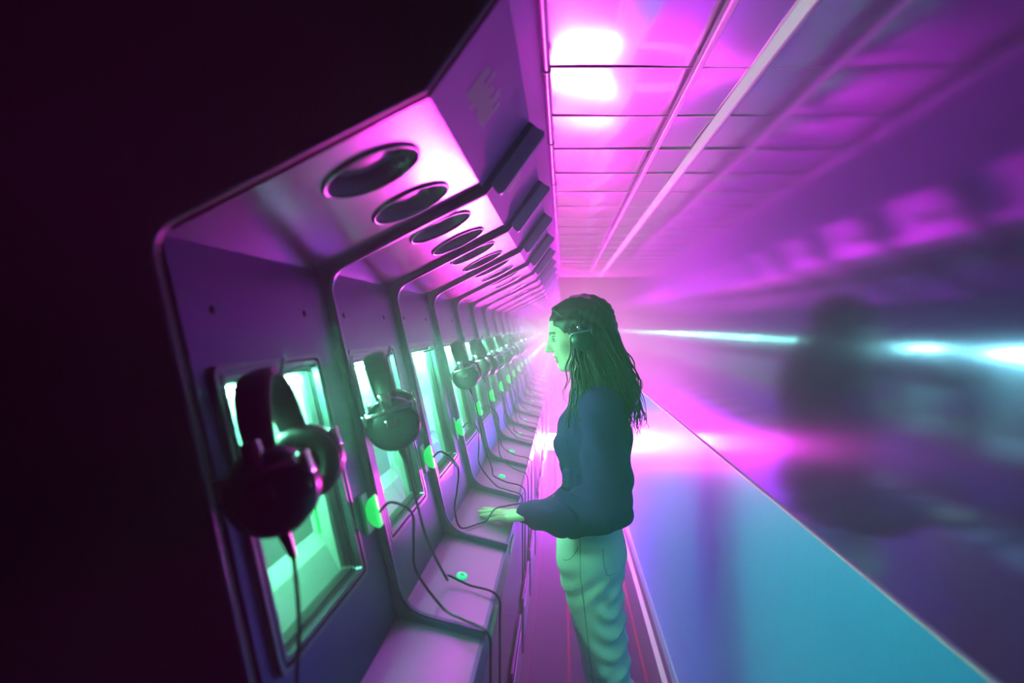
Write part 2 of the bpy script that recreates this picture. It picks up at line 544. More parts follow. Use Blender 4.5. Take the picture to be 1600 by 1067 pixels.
ME_ledge = pymesh('niche_ledge', [PP(GM1 - 0.075, y, -0.062) for y in (GY0 - .018, GY1 + .018)] + [PP(GM1 - 0.05, y, -0.046) for y in (GY0 - .018, GY1 + .018)]
                  + [PP(GM1 + 0.018, y, -0.028) for y in (GY0 - .018, GY1 + .018)] + [PP(GM1 + 0.018, y, -0.062) for y in (GY0 - .018, GY1 + .018)],
                  [(0, 1, 3, 2), (2, 3, 5, 4), (4, 5, 7, 6), (0, 2, 4, 6), (1, 7, 5, 3), (6, 7, 1, 0)])
ME_tube = tube('niche_lamp', [PP(GM0 + 0.004, GY0 - 0.01, -0.034), PP(GM0 + 0.004, (GY0 + GY1) / 2, -0.034), PP(GM0 + 0.004, GY1 + 0.01, -0.034)], 0.0115, 6)
ME_shelflabel = quadplate('green_slot', GY1 - 0.032, GY1 - 0.024, GM0 + 0.20, GM0 + 0.27, -0.030, 0.002)

# soffit with two round speaker holes
SR = 0.068
SC = [(0.66 * SLEN, 0.135), (0.66 * SLEN, 0.365)]
def soffit_mesh():
    V, Fs = [], []
    n = 48
    for (cm, cy), (ya, yb) in zip(SC, ((0, W / 2), (W / 2, W))):
        base = len(V)
        inner, outer = [], []
        for k in range(n):
            a = 2 * math.pi * (k + 0.5) / n
            dy, dm = math.cos(a), math.sin(a)
            inner.append((cy + SR * dy, cm + SR * dm))
            t = min(((yb - cy) / dy if dy > 0 else (ya - cy) / dy), ((SLEN - cm) / dm if dm > 0 else -cm / dm))
            outer.append((cy + dy * t, cm + dm * t))
        for c in ((ya, 0), (yb, 0), (ya, SLEN), (yb, SLEN)):
            i = min(range(n), key=lambda q: (outer[q][0] - c[0]) ** 2 + (outer[q][1] - c[1]) ** 2)
            outer[i] = c
        for lst, o in ((outer, 0), (inner, 0), (inner, -0.012), (outer, -0.012)):
            for y, m_ in lst:
                V.append(SP(m_, y, o))
        for r in range(3):
            for k in range(n):
                a = base + r * n + k; b = base + r * n + (k + 1) % n
                Fs.append((a, b, b + n, a + n))
    return pymesh('soffit', V, Fs)
ME_soffit = soffit_mesh()
def disc_on_soffit(name, prof_, n=40):
    """prof_: (radius, out) revolved about the soffit normal at the origin."""
    V, Fs = [], []
    for r, o in prof_:
        for k in range(n):
            a = 2 * math.pi * k / n
            q = sd * (r * math.sin(a)) + sn * o
            V.append((q.x, r * math.cos(a), q.y))
    for i in range(len(prof_) - 1):
        for k in range(n):
            a = i * n + k; b = i * n + (k + 1) % n
            Fs.append((a, b, b + n, a + n))
    Fs.append(tuple(range((len(prof_) - 1) * n, len(prof_) * n)))
    return pymesh(name, V, Fs, True, math.radians(50))
ME_spk = disc_on_soffit('speaker', [(SR - .001, -.030), (SR - .001, 0.0), (SR - .012, -.012), (SR - .016, -.026), (SR - .02, -.030)])
ME_grille = disc_on_soffit('speaker_grille', [(SR - .012, -.024), (SR * .72, -.020), (SR * .5, -.016), (SR * .25, -.0135), (.004, -.013)])
def ring_on_soffit():
    V, Fs = [], []
    n, m_ = 48, 8
    for k in range(n):
        a = 2 * math.pi * k / n
        for j in range(m_):
            b = 2 * math.pi * j / m_
            r = SR + 0.0025 + 0.0035 * math.cos(b); o = 0.001 + 0.0035 * math.sin(b)
            q = sd * (r * math.sin(a)) + sn * o
            V.append((q.x, r * math.cos(a), q.y))
    for k in range(n):
        for j in range(m_):
            Fs.append((k * m_ + j, k * m_ + (j + 1) % m_, ((k + 1) % n) * m_ + (j + 1) % m_, ((k + 1) % n) * m_ + j))
    return pymesh('speaker_rim', V, Fs, True)
ME_rim = ring_on_soffit()

ME_shelf = strip_mesh('shelf', B, G, 0.012, bn, 0, W)
lipn = (LIPB - G).normalized()
ME_lip = strip_mesh('front_lip', G + Vector((0.0, 0.002)), LIPB, 0.012, Vector((1, 0)), 0, W)
ME_lower = strip_mesh('lower_front', LIPB + Vector((-0.012, 0)), Vector((-0.150, 0.0)), 0.012, Vector((1, 0)), 0, W)
ME_val = strip_mesh('valance', F_, HV, 0.008, vn, 0, W)
ME_valt = strip_mesh('valance_top', HV, CL, 0.008, Vector((1, 0)), 0, W)

def sheared(name, y0, y1, z0, z1, x0, x1, bev=0.004):
    return boxmesh(name, x0, x1, y0, y1, z0, z1, bev)
ME_refl = boxmesh('reflection_plate', -0.150, -0.1385, 0.09, 0.41, H(-1.15), H(-1.03), 0.003)  # window reflections on the lower front, built as pale plates
ME_reflsur = boxmesh('reflection_surround', -0.150, -0.1405, 0.06, 0.44, H(-1.19), H(-0.99), 0.003)  # dark surround of the reflection plate
ME_oval = pymesh('green_oval', [(-0.1475 + 0.0, 0.12 + 0.085 * math.cos(a), H(-0.640) + 0.010 * math.sin(a)) for a in [2 * math.pi * k / 20 for k in range(20)]]
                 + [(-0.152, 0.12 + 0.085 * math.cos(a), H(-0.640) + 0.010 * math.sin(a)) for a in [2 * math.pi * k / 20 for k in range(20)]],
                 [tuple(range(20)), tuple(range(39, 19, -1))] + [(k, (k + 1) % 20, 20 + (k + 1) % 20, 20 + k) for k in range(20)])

def divider_mesh():
    corner = {1: 0.016, 2: 0.042, 3: 0.050}
    base = [HV, F_, T, B, G]
    segn = [vn, sn, pn, bn]
    outer, inner = [], []
    d = 0.015
    def off_corner(i):
        # intersection of the inward-offset lines of the two segments at base[i]
        a, b = segn[i - 1], segn[i]
        p, ta = base[i] + a * d, (base[i] - base[i - 1])
        q, tb = base[i] + b * d, (base[i + 1] - base[i])
        den = ta.x * tb.y - ta.y * tb.x
        t = ((q.x - p.x) * tb.y - (q.y - p.y) * tb.x) / den
        return p + ta * t
    outer.append(base[0]); inner.append(base[0] + segn[0] * d)
    for i in (1, 2, 3):
        c = off_corner(i)
        a = (base[i - 1] - base[i]).normalized(); b = (base[i + 1] - base[i]).normalized()
        r = corner[i]
        n = 8
        if i == 1:      # convex to the corridor: plain corner
            outer.append(base[i]); inner.append(c)
            continue
        for k in range(n + 1):
            t = k / n
            inner.append((1 - t) ** 2 * (c + a * r) + 2 * t * (1 - t) * c + t * t * (c + b * r))
            outer.append(base[i])
    outer.append(base[4]); inner.append(base[4] + segn[3] * d)
    V, Fs = [], []
    n = len(outer)
    for y in (-0.010, 0.010):
        for p in outer: V.append((p.x, y, p.y))
        for p in inner: V.append((p.x, y, p.y))
    for k in range(n - 1):
        Fs.append((k, k + 1, n + k + 1, n + k))
        Fs.append((2 * n + k, 3 * n + k, 3 * n + k + 1, 2 * n + k + 1))
        Fs.append((n + k, n + k + 1, 3 * n + k + 1, 3 * n + k))
    Fs += [(0, n, 3 * n, 2 * n), (n - 1, 3 * n - 1, 4 * n - 1, 2 * n - 1)]
    me = pymesh('divider_bar', V, Fs)
    bm = bmesh.new(); bm.from_mesh(me)
    bmesh.ops.remove_doubles(bm, verts=bm.verts, dist=1e-5)
    es = [e_ for e_ in bm.edges if len(e_.link_faces) == 2 and e_.calc_face_angle(0) > 1.2 and abs(e_.verts[0].co.y - e_.verts[1].co.y) < 1e-5]
    bmesh.ops.bevel(bm, geom=es, offset=0.004, segments=2, affect='EDGES')
    bm.to_mesh(me); bm.free()
    smooth(me, math.radians(40))
    return me
ME_div = divider_mesh()
def fin_mesh():
    a0, a1, w0, w1 = 0.018, VLEN - 0.004, 0.0, 0.040
    pts = fillet([VP(a0, 0, w0).xz, VP(a0 - 0.012, 0, w1).xz, VP(a1 + 0.006, 0, w1).xz, VP(a1, 0, w0).xz], {1: 0.014, 2: 0.010}, 4)
    bm = bmesh.new()
    f = bm.faces.new([bm.verts.new((p.x, -0.008, p.y)) for p in pts])
    e = bmesh.ops.extrude_face_region(bm, geom=[f])
    bmesh.ops.translate(bm, vec=(0, 0.016, 0), verts=[v for v in e['geom'] if isinstance(v, bmesh.types.BMVert)])
    bmesh.ops.recalc_face_normals(bm, faces=bm.faces)
    me = bpy.data.meshes.new('valance_fin'); bm.to_mesh(me); bm.free()
    return me
ME_fin = fin_mesh()
def print_mesh():
    V, Fs = [], []
    rr = random.Random(3)
    for i in range(12):
        y = 0.10 + i * 0.013
        a = 0.045 + rr.uniform(0, 0.01); b = 0.10 + rr.uniform(-0.02, 0.012)
        n = len(V)
        V += [VP(a, y, .0012), VP(b, y, .0012), VP(b, y + .006, .0012), VP(a, y + .006, .0012)]
        Fs.append((n, n + 1, n + 2, n + 3))
    return pymesh('printed_text', V, Fs)
ME_print = print_mesh()

# small fittings
ME_screw = None
def screw_at(y):
    V, Fs = [], []
    for r, o in ((0.0055, 0), (0.0055, .002), (0.003, .0032)):
        for k in range(10):
            a = 2 * math.pi * k / 10
            V.append(PP(0.089 + r * math.sin(a), y + r * math.cos(a), o))
    for i in range(2):
        for k in range(10):
            Fs.append((i * 10 + k, i * 10 + (k + 1) % 10, i * 10 + 10 + (k + 1) % 10, i * 10 + 10 + k))
    Fs.append(tuple(range(20, 30)))
    return pymesh('screw', V, Fs)
ME_screws = [screw_at(0.075), screw_at(0.372)]
HOOKY = 0.050
HM = 0.196
ME_hook = tube('hook', spline([PP(HM, HOOKY, -0.002), PP(HM, HOOKY, 0.02), PP(HM - 0.002, HOOKY, 0.070), PP(HM - 0.012, HOOKY, 0.082), PP(HM - 0.024, HOOKY, 0.086)], 5), 0.0022, 8)
ME_hookb = quadplate('hook_plate', HOOKY - 0.006, HOOKY + 0.006, HM - 0.022, HM + 0.022, 0.003, 0.003)

def shelf_disc(name, prof_, n=24, sq=0.8):
    V, Fs = [], []
    for r, o in prof_:
        for k in range(n):
            a = 2 * math.pi * k / n
            q = B + bd * (0.5 * BLEN + r * math.cos(a)) + bn * o
            V.append((q.x, 0.25 + r * math.sin(a) * 1.15, q.y))
    for i in range(len(prof_) - 1):
        for k in range(n):
            a = i * n + k; b = i * n + (k + 1) % n
            Fs.append((a, b, b + n, a + n))
    Fs.append(tuple(range((len(prof_) - 1) * n, len(prof_) * n)))
    return pymesh(name, V, Fs, True, math.radians(45))
ME_btn = shelf_disc('button', [(0.0125, 0), (0.0125, .005), (0.0105, .007), (0.007, .0065), (.006, .003)])
ME_btnc = shelf_disc('button_centre', [(0.006, .002), (0.006, .004), (.004, .0045)], 16)

KY, KM = 0.444, 0.473
def knob_mesh():
    """Half-disc lit dome standing out of a small plate."""
    V, Fs = [], []
    n = 12
    prof_ = []
    for k in range(n + 1):
        a = -math.pi / 2 + math.pi * k / n
        prof_.append((KM + 0.031 * math.sin(a), 0.028 - 0.023 * math.cos(a)))
    for y in (KY - 0.011, KY + 0.011):
        for m_, o in prof_:
            V.append(PP(m_, y, o))
    N = n + 1
    for k in range(n):
        Fs.append((k, k + 1, N + k + 1, N + k))
    Fs.append(tuple(range(N))); Fs.append(tuple(range(2 * N - 1, N - 1, -1)))
    Fs.append((0, N, 2 * N - 1, N - 1))
    me = pymesh('jack_lamp', V, Fs)
    bm = bmesh.new(); bm.from_mesh(me)
    bmesh.ops.bevel(bm, geom=[e_ for e_ in bm.edges if e_.calc_face_angle(0) > 1.0], offset=0.003, segments=2, affect='EDGES')
    bm.to_mesh(me); bm.free(); smooth(me, math.radians(45))
    return me
ME_knob = knob_mesh()
ME_knobb = quadplate('jack_plate', KY - 0.018, KY + 0.016, KM - 0.036, KM + 0.036, 0.006, 0.006)
ME_patch = tube('patch_cable', spline([PP(KM + .004, KY, .026), PP(KM - .006, KY + .02, .047), PP(KM + 0.03, KY + .055, .07), PP(KM + .09, KY + .08, .055),
                                       PP(KM + 0.16, KY + .10, 0.04), BP(0.08, KY + .085, .022), BP(0.125, KY + .06, .022), BP(BLEN + .004, KY + 0.035, .020),
                                       Vector((G.x + 0.012, KY + 0.05, G.y - 0.06)), Vector((G.x + 0.012, KY + 0.06, G.y - 0.30))], 7), 0.0026, 8)
ME_patch2 = tube('patch_cable', spline([PP(KM + .004, KY, .026), PP(KM - .004, KY + .02, .052), PP(KM + 0.05, KY + .04, .085), PP(KM + .13, KY + .04, .07),
                                        BP(0.05, KY + .02, .034), BP(0.10, KY - .02, .010), BP(0.15, KY - .06, .007), BP(BLEN + .004, KY - 0.08, .006),
                                        Vector((G.x + 0.012, KY - 0.07, G.y - 0.07)), Vector((G.x + 0.012, KY - 0.06, G.y - 0.30))], 7), 0.0026, 8)

ORD = ['first', 'second', 'third', 'fourth', 'fifth', 'sixth', 'seventh', 'eighth', 'ninth', 'tenth', 'eleventh', 'twelfth', 'thirteenth',
       'fourteenth', 'fifteenth', 'sixteenth', 'seventeenth', 'eighteenth', 'nineteenth', 'twentieth', 'twenty-first', 'twenty-second', 'twenty-third', 'twenty-fourth', 'twenty-fifth']
BX = -0.30
def bpart(name, me, m, par, y, dy=0.0, off=(0, 0, 0)):
    if not me.materials:
        me.materials.append(m)
    o = bpy.data.objects.new(name, me)
    o.location = (-BX + off[0], -0.25 + dy + off[1], off[2])
    return link(o, par)

for k in range(NB):
    y = Y0 + W * k
    b = empty('listening_booth', (BX, y + 0.25, 0))
    if k == 0:
        lab = 'nearest listening booth with lit green window, beside the black end panel'
    elif k == 1:
        lab = 'second listening booth from the black end panel, lit window beside its green dome'
    elif k == 2:
        lab = 'listening booth with an empty hook, where the woman stands'
    else:
        lab = '%s listening booth counted from the black end panel' % ORD[k]
    tag(b, lab, 'booth', 'listening booths in the row')
    far = k > 11
    pnl = bpart('back_panel', ME_panel, M_panel, b, y)
    fr_ = bpart('window_frame', ME_frame, M_frame, b, y)
    def sub(name, me, m, par, off=(0, 0, 0)):
        if not me.materials:
            me.materials.append(m)
        o = bpy.data.objects.new(name, me); o.location = off
        return link(o, par)
    sub('window_gasket', ME_gasket, M_rubber, fr_)
    sub('window_pane', ME_pane, M_glass, fr_)
    nb = bpart('niche_box', ME_niche, M_niche, b, y)
    sub('niche_back', ME_wallb, M_niche, nb)
    sub('niche_ledge', ME_ledge, M_niche, nb)
    sub('niche_lamp', ME_tube, M_tube, nb)
    if not far:
        sub('green_slot', ME_shelflabel, M_knob, nb)
    sf = bpart('soffit', ME_soffit, M_soffit, b, y)
    for cm, cy in SC:
        c = SP(cm, cy)
        s_ = sub('speaker', ME_spk, M_dark, b, (c.x - BX, cy - 0.25, c.z))
        sub('speaker_rim', ME_rim, M_rim, s_)
        sub('speaker_grille', ME_grille, M_dark, s_)
    sh = bpart('shelf', ME_shelf, M_shelf, b, y)
    sub('front_lip', ME_lip, M_divider, sh)
    bt = bpart('button', ME_btn, M_button, b, y)
    sub('button_centre', ME_btnc, M_rubber, bt)
    va = bpart('valance', ME_val, M_valance, b, y)
    sub('valance_top', ME_valt, M_valance, va)
    if not far:
        sub('printed_text', ME_print, M_print, va)
    if k > 0:
        bpart('divider_bar', ME_div, M_divider, b, y)
        bpart('valance_fin', ME_fin, M_fin, b, y)
    lo = bpart('lower_front', ME_lower, M_lower, b, y)
    if not far:
        sub('reflection_surround', ME_reflsur, M_divider, lo)
        sub('reflection_plate', ME_refl, M_plate, lo)
        tg = bpart('green_oval', ME_oval, M_plasticdark, b, y)  # flat green oval set on the front lip
        for me in ME_screws:
            sub('screw', me, M_screw, pnl)
    hk = bpart('hook', ME_hook, M_wire, b, y)
    sub('hook_plate', ME_hookb, M_screw, hk)
    jl = bpart('jack_lamp', ME_knob, M_knob, b, y)
    sub('jack_plate', ME_knobb, M_plasticdark, jl)
    if k != 1 and k < 12:
        bpart('patch_cable', ME_patch if k % 2 == 0 else ME_patch2, M_cable, b, y)

# ---------------------------------------------------------------- headphones
CR = 0.047       # cup radius
CUPZ = -0.118    # cup centre below the hook point
ME_band = None
def hp_meshes():
    d = {}
    # padded band: arc in the y-z plane with a wide flat section
    V, Fs = [], []
    n = 28
    ha, hb = 0.068, 0.098
    sec = [(-.020, -.004), (-.021, .001), (-.016, .006), (0, .008), (.016, .006), (.021, .001), (.020, -.004), (0, -.006)]
    for i in range(n + 1):
        a = math.radians(-8 + 196 * i / n)
        cy, cz = ha * math.cos(a), CUPZ + 0.022 + hb * math.sin(a)
        ny, nz = math.cos(a), math.sin(a)
        wsc = 0.62 + 0.38 * max(0, math.sin(a)) ** 0.6
        for x, o in sec:
            V.append((x * wsc, cy + ny * o, cz + nz * o))
    m_ = len(sec)
    for i in range(n):
        for j in range(m_):
            Fs.append((i * m_ + j, i * m_ + (j + 1) % m_, (i + 1) * m_ + (j + 1) % m_, (i + 1) * m_ + j))
    Fs += [tuple(range(m_)), tuple(range(n * m_, (n + 1) * m_))]
    d['band'] = pymesh('headband', V, Fs, True, math.radians(60))
    # cup: outer face toward -y
    d['cup'] = lathe('ear_cup', [(0.012, -.026), (0.030, -.025), (0.041, -.020), (CR, -.010), (CR, .002), (CR - .003, .006), (0.03, .007)], 32, 'y', 35)
    V, Fs = [], []
    n, m2 = 32, 10
    for k in range(n):
        a = 2 * math.pi * k / n
        for j in range(m2):
            b = 2 * math.pi * j / m2
            r = 0.034 + 0.013 * math.cos(b)
            V.append((r * math.cos(a), 0.015 + 0.010 * math.sin(b), r * math.sin(a)))
    for k in range(n):
        for j in range(m2):
            Fs.append((k * m2 + j, k * m2 + (j + 1) % m2, ((k + 1) % n) * m2 + (j + 1) % m2, ((k + 1) % n) * m2 + j))
    d['pad'] = pymesh('ear_pad', V, Fs, True)
    # chrome yoke bar across the top of the cup plus slider
    bm = bmesh.new()
    box_bm(bm, -0.040, 0.040, -0.029, -0.012, 0.022, 0.031, bevel=0.003)
    box_bm(bm, -0.010, 0.010, -0.024, -0.012, 0.029, 0.058, bevel=0.003)
    for sx in (-1, 1):
        box_bm(bm, sx * 0.043 - 0.005, sx * 0.043 + 0.005, -0.016, 0.004, 0.006, 0.031, bevel=0.002)
    me = bpy.data.meshes.new('yoke'); bm.to_mesh(me); bm.free(); smooth(me, math.radians(40))
    d['yoke'] = me
    me = boxmesh('badge', -0.011, 0.011, -0.0275, -0.0245, -0.002, 0.012, 0.0015)
    d['badge'] = me
    d['boot'] = tube('cable_boot', [(0, -.006, -CR + .004), (0.001, -.006, -CR - .012), (0.002, -.006, -CR - .026)], [.007, .005, .0035], 10)
    return d
HPM = hp_meshes()
for kk, mm in (('band', M_hppad), ('cup', M_hp), ('pad', M_hppad), ('yoke', M_chrome), ('badge', M_chrome), ('boot', M_hp)):
    HPM[kk].materials.append(mm)

TILT = -math.radians(19)
def make_headphones(loc, tilt, twist=0.0):
    """loc: world point under the top of the band."""
    r = empty('headphones', loc)
    r.rotation_euler = (0, tilt, twist)
    link(bpy.data.objects.new('headband', HPM['band']), r)
    for s in (-1, 1):
        c = bpy.data.objects.new('ear_cup', HPM['cup']); link(c, r)
        c.location = (0, s * 0.074, CUPZ)
        if s > 0:
            c.rotation_euler = (0, 0, math.pi)
        for nm in (('ear_pad', 'pad'), ('yoke', 'yoke'), ('badge', 'badge')):
            link(bpy.data.objects.new(nm[0], HPM[nm[1]]), c)
        if s < 0:
            link(bpy.data.objects.new('cable_boot', HPM['boot']), c)
    return r

def rot_y(v, a):
    return Vector((v.x * math.cos(a) + v.z * math.sin(a), v.y, -v.x * math.sin(a) + v.z * math.cos(a)))
HOOK_TOP = PP(HM - 0.003, HOOKY, 0.050)
cable_me = {}
for k in range(NB):
    if k == 2:
        continue
    y = Y0 + W * k
    jit = random.Random(k)
    tl = TILT + (0.03 if k == 1 else jit.uniform(-0.05, 0.05))
    tw = {0: 0.16, 1: 0.24}.get(k, jit.uniform(-0.15, 0.25))
    loc = Vector((HOOK_TOP.x, y + HOOKY, HOOK_TOP.z + 0.0035))
    h = make_headphones(loc, tl, tw)
    if k < 2:
        h.scale = (1.1, 1.1, 1.1)
    if k == 0:
        lab = 'nearest black headphones, large and dark, hanging by the end panel'
    elif k == 1:
        lab = 'black headphones on the second booth, with a shiny metal yoke and cable'
    else:
        lab = 'black headphones hanging in the %s booth from the end panel' % ORD[k]
    tag(h, lab, 'headphones', 'headphones hanging on booth hooks')
    if k < 12:
        # cable, in the headphones' own frame
        bl = Vector((0.002, -0.074 - 0.006, CUPZ - CR - .026))
        sc_ = 1.1 if k < 2 else 1.0
        start = Matrix.Rotation(tw, 4, 'Z') @ rot_y(bl * sc_, tl) + loc
        var = jit.uniform(-0.04, 0.04)
        if k == 0:
            pts = [start, start + Vector((0.006, 0.0, -0.07)), start + Vector((0.004, 0.0, -0.16)), PP(PLEN - 0.11, y + 0.05, 0.030), PP(PLEN - 0.05, y + .06, 0.022), BP(0.04, y + 0.08, 0.005), BP(0.10, y + 0.12, .004),
                   BP(BLEN + .002, y + 0.15, .005), Vector((G.x + .012, y + .16, G.y - .07)), Vector((G.x + .012, y + .16, G.y - .35))]
        else:
            pts = [start, start + Vector((0.012, 0.01, -0.06)), start + Vector((0.030, 0.04, -0.16)), start + Vector((0.055, 0.09 + var, -0.27)), BP(0.06, y + 0.16 + var, 0.022),
                   BP(0.11, y + 0.17 + var, .008), BP(BLEN + .004, y + 0.16 + var, .005), Vector((G.x + .012, y + .15 + var, G.y - .07)), Vector((G.x + .012, y + .14 + var, G.y - .30))]
        me = tube('cable', spline(pts, 7), 0.0027, 8)
        inv = (Matrix.Translation(loc) @ Matrix.Rotation(tw, 4, 'Z') @ Matrix.Rotation(tl, 4, 'Y') @ Matrix.Scale(sc_, 4)).inverted()
        # root euler XYZ order: Rz * Ry
        me.transform(inv)
        o = obj('cable', me, M_cable, h)

# ---------------------------------------------------------------- light bar at the far end of the corridor
LY = 5.92
lamp = empty('light_bar_lamp', (0.155, LY, 0))
tag(lamp, 'bright white-magenta light bar on a low stand behind the woman', 'lamp')
M_lamp = emat('light_bar_glow', LAMP_COL, LAMP_STRENGTH)
M_hous = mat('lamp_housing', (0.05, 0.05, 0.06), 0.5, 0.4)
obj('diffuser', boxmesh('diffuser', -0.285, 0.285, -0.02, 0.02, 0.445, 0.575), M_lamp, lamp)
for sx in (-1, 1):
    obj('end_cap', boxmesh('end_cap', sx * 0.293 - 0.008, sx * 0.293 + 0.008, -0.024, 0.024, 0.44, 0.58, 0.003), M_hous, lamp)
for s in (-1, 1):
    lg = obj('leg', tube('leg', [(s * 0.22, 0, 0.444), (s * 0.22, 0, 0.02)], 0.012, 10), M_hous, lamp)
    obj('foot', boxmesh('foot', s * 0.22 - 0.03, s * 0.22 + 0.03, -0.10, 0.16, 0.0, 0.02, 0.004), M_hous, lamp)

# ---------------------------------------------------------------- implicit surfaces for the figure
class Field:
    def __init__(self, lo, hi, h):
        self.lo = np.array(lo, float); self.h = h
        self.n = np.ceil((np.array(hi) - self.lo) / h).astype(int) + 1
        self.f = np.full(self.n, 0.2, np.float32)
    def region(self, lo, hi):
        a = np.clip(np.floor((np.array(lo) - self.lo) / self.h).astype(int), 0, self.n)
        b = np.clip(np.ceil((np.array(hi) - self.lo) / self.h).astype(int) + 1, 0, self.n)
        s = tuple(slice(i, j) for i, j in zip(a, b))
        g_ = np.meshgrid(*[self.lo[i] + self.h * np.arange(a[i], b[i], dtype=np.float32) for i in range(3)], indexing='ij', sparse=True)
        return s, g_
    def blend(self, s, d, k, op):
        f = self.f[s]
        if op == 'add':
            hh = np.clip(0.5 + 0.5 * (f - d) / k, 0, 1)
            self.f[s] = f * (1 - hh) + d * hh - k * hh * (1 - hh)
        else:
            hh = np.clip(0.5 - 0.5 * (f + d) / k, 0, 1)
            self.f[s] = f * (1 - hh) + (-d) * hh + k * hh * (1 - hh)
    def cone(self, a, b, ra, rb, k=0.02, op='add', flat=None):
        a = np.array(a, float); b = np.array(b, float)
        m = max(ra, rb) * (1 if flat is None else max(1, 1 / min(flat[1], 1))) + 0.05 + k
        s, (X, Y, Z) = self.region(np.minimum(a, b) - m, np.maximum(a, b) + m)
        ba = b - a; L = float(ba @ ba) + 1e-12
        t = np.clip(((X - a[0]) * ba[0] + (Y - a[1]) * ba[1] + (Z - a[2]) * ba[2]) / L, 0, 1)
        dx = X - a[0] - t * ba[0]; dy = Y - a[1] - t * ba[1]; dz = Z - a[2] - t * ba[2]
        d = np.sqrt(dx * dx + dy * dy + dz * dz) - (ra + (rb - ra) * t)
        self.blend(s, d.astype(np.float32), k, op)
    def ell(self, c, r, k=0.02, op='add', M=None):
        c = np.array(c, float); r = np.array(r, float) * (HS if M is not None else 1.0)
        m = max(r) + 0.05 + k
        s, (X, Y, Z) = self.region(c - m, c + m)
        X, Y, Z = X - c[0], Y - c[1], Z - c[2]
        if M is not None:
            X, Y, Z = (M[0][0] * X + M[0][1] * Y + M[0][2] * Z, M[1][0] * X + M[1][1] * Y + M[1][2] * Z, M[2][0] * X + M[2][1] * Y + M[2][2] * Z)
        k0 = np.sqrt((X / r[0]) ** 2 + (Y / r[1]) ** 2 + (Z / r[2]) ** 2)
        k1 = np.sqrt((X / r[0] ** 2) ** 2 + (Y / r[1] ** 2) ** 2 + (Z / r[2] ** 2) ** 2) + 1e-9
        self.blend(s, (k0 * (k0 - 1.0) / k1).astype(np.float32), k, op)
    def grid(self):
        return np.meshgrid(*[self.lo[i] + self.h * np.arange(self.n[i], dtype=np.float32) for i in range(3)], indexing='ij', sparse=True)
    def mesh(self, name):
        f = self.f
        inside = f < 0
        nx, ny, nz = f.shape
        # active cells
        cnt = np.zeros((nx - 1, ny - 1, nz - 1), np.int8)
        for i in (0, 1):
            for j in (0, 1):
                for k in (0, 1):
                    cnt += inside[i:nx - 1 + i, j:ny - 1 + j, k:nz - 1 + k]
        act = (cnt > 0) & (cnt < 8)
        idx = np.full(act.shape, -1, np.int64)
        cells = np.argwhere(act)
        idx[act] = np.arange(len(cells))
        acc = np.zeros((len(cells), 3)); num = np.zeros(len(cells))
        cor = [(i, j, k) for i in (0, 1) for j in (0, 1) for k in (0, 1)]
        for a in range(8):
            for b in range(a + 1, 8):
                A, B_ = np.array(cor[a]), np.array(cor[b])
                if np.abs(A - B_).sum() != 1:
                    continue
                fa = f[tuple((cells + A).T)]; fb = f[tuple((cells + B_).T)]
                m = (fa < 0) != (fb < 0)
                t = np.zeros(len(cells)); t[m] = fa[m] / (fa[m] - fb[m])
                p = A + (B_ - A) * t[:, None]
                acc[m] += p[m]; num[m] += 1
        V = self.lo + (cells + acc / num[:, None]) * self.h
        Fs = []
        for ax in range(3):
            sl0 = [slice(None)] * 3; sl1 = [slice(None)] * 3
            sl0[ax] = slice(0, -1); sl1[ax] = slice(1, None)
            e0, e1 = inside[tuple(sl0)], inside[tuple(sl1)]
            ch = np.argwhere(e0 != e1)
            u, w_ = [(1, 2), (2, 0), (0, 1)][ax]
            ok = (ch[:, u] > 0) & (ch[:, w_] > 0) & (ch[:, u] < f.shape[u] - 1) & (ch[:, w_] < f.shape[w_] - 1)
            ch = ch[ok]
            q = []
            for du, dw in ((1, 1), (0, 1), (0, 0), (1, 0)):
                c = ch.copy(); c[:, u] -= du; c[:, w_] -= dw
                q.append(idx[tuple(c.T)])
            q = np.stack(q, 1)
            flip = ~e0[tuple(ch.T)]
            q[flip] = q[flip][:, ::-1]
            Fs.append(q)
        Q = np.concatenate(Fs)
        me = bpy.data.meshes.new(name)
        me.vertices.add(len(V)); me.vertices.foreach_set('co', V.astype(np.float32).ravel())
        me.loops.add(Q.size); me.loops.foreach_set('vertex_index', Q.astype(np.int32).ravel())
        me.polygons.add(len(Q))
        me.polygons.foreach_set('loop_start', np.arange(0, Q.size, 4, dtype=np.int32))
        me.polygons.foreach_set('loop_total', np.full(len(Q), 4, np.int32))
        me.update(); me.validate()
        smooth(me)
        return me

# ---------------------------------------------------------------- the woman (faces -x, her left side to the camera)
PY = 2.13
EAR = np.array((0.058, PY, 1.540))
HT = math.radians(13)
fwd = np.array((-math.cos(HT), 0, -math.sin(HT))); upv = np.array((-math.sin(HT), 0, math.cos(HT))); sid = np.array((0, -1.0, 0))
HS = 0.935
def HD(f, v, u): return EAR + (fwd * f + sid * v + upv * u) * HS
HM3 = [fwd, sid, upv]

bf = Field((-0.36, 1.80, 0.0), (0.36, 2.46, 1.72), 0.0042)
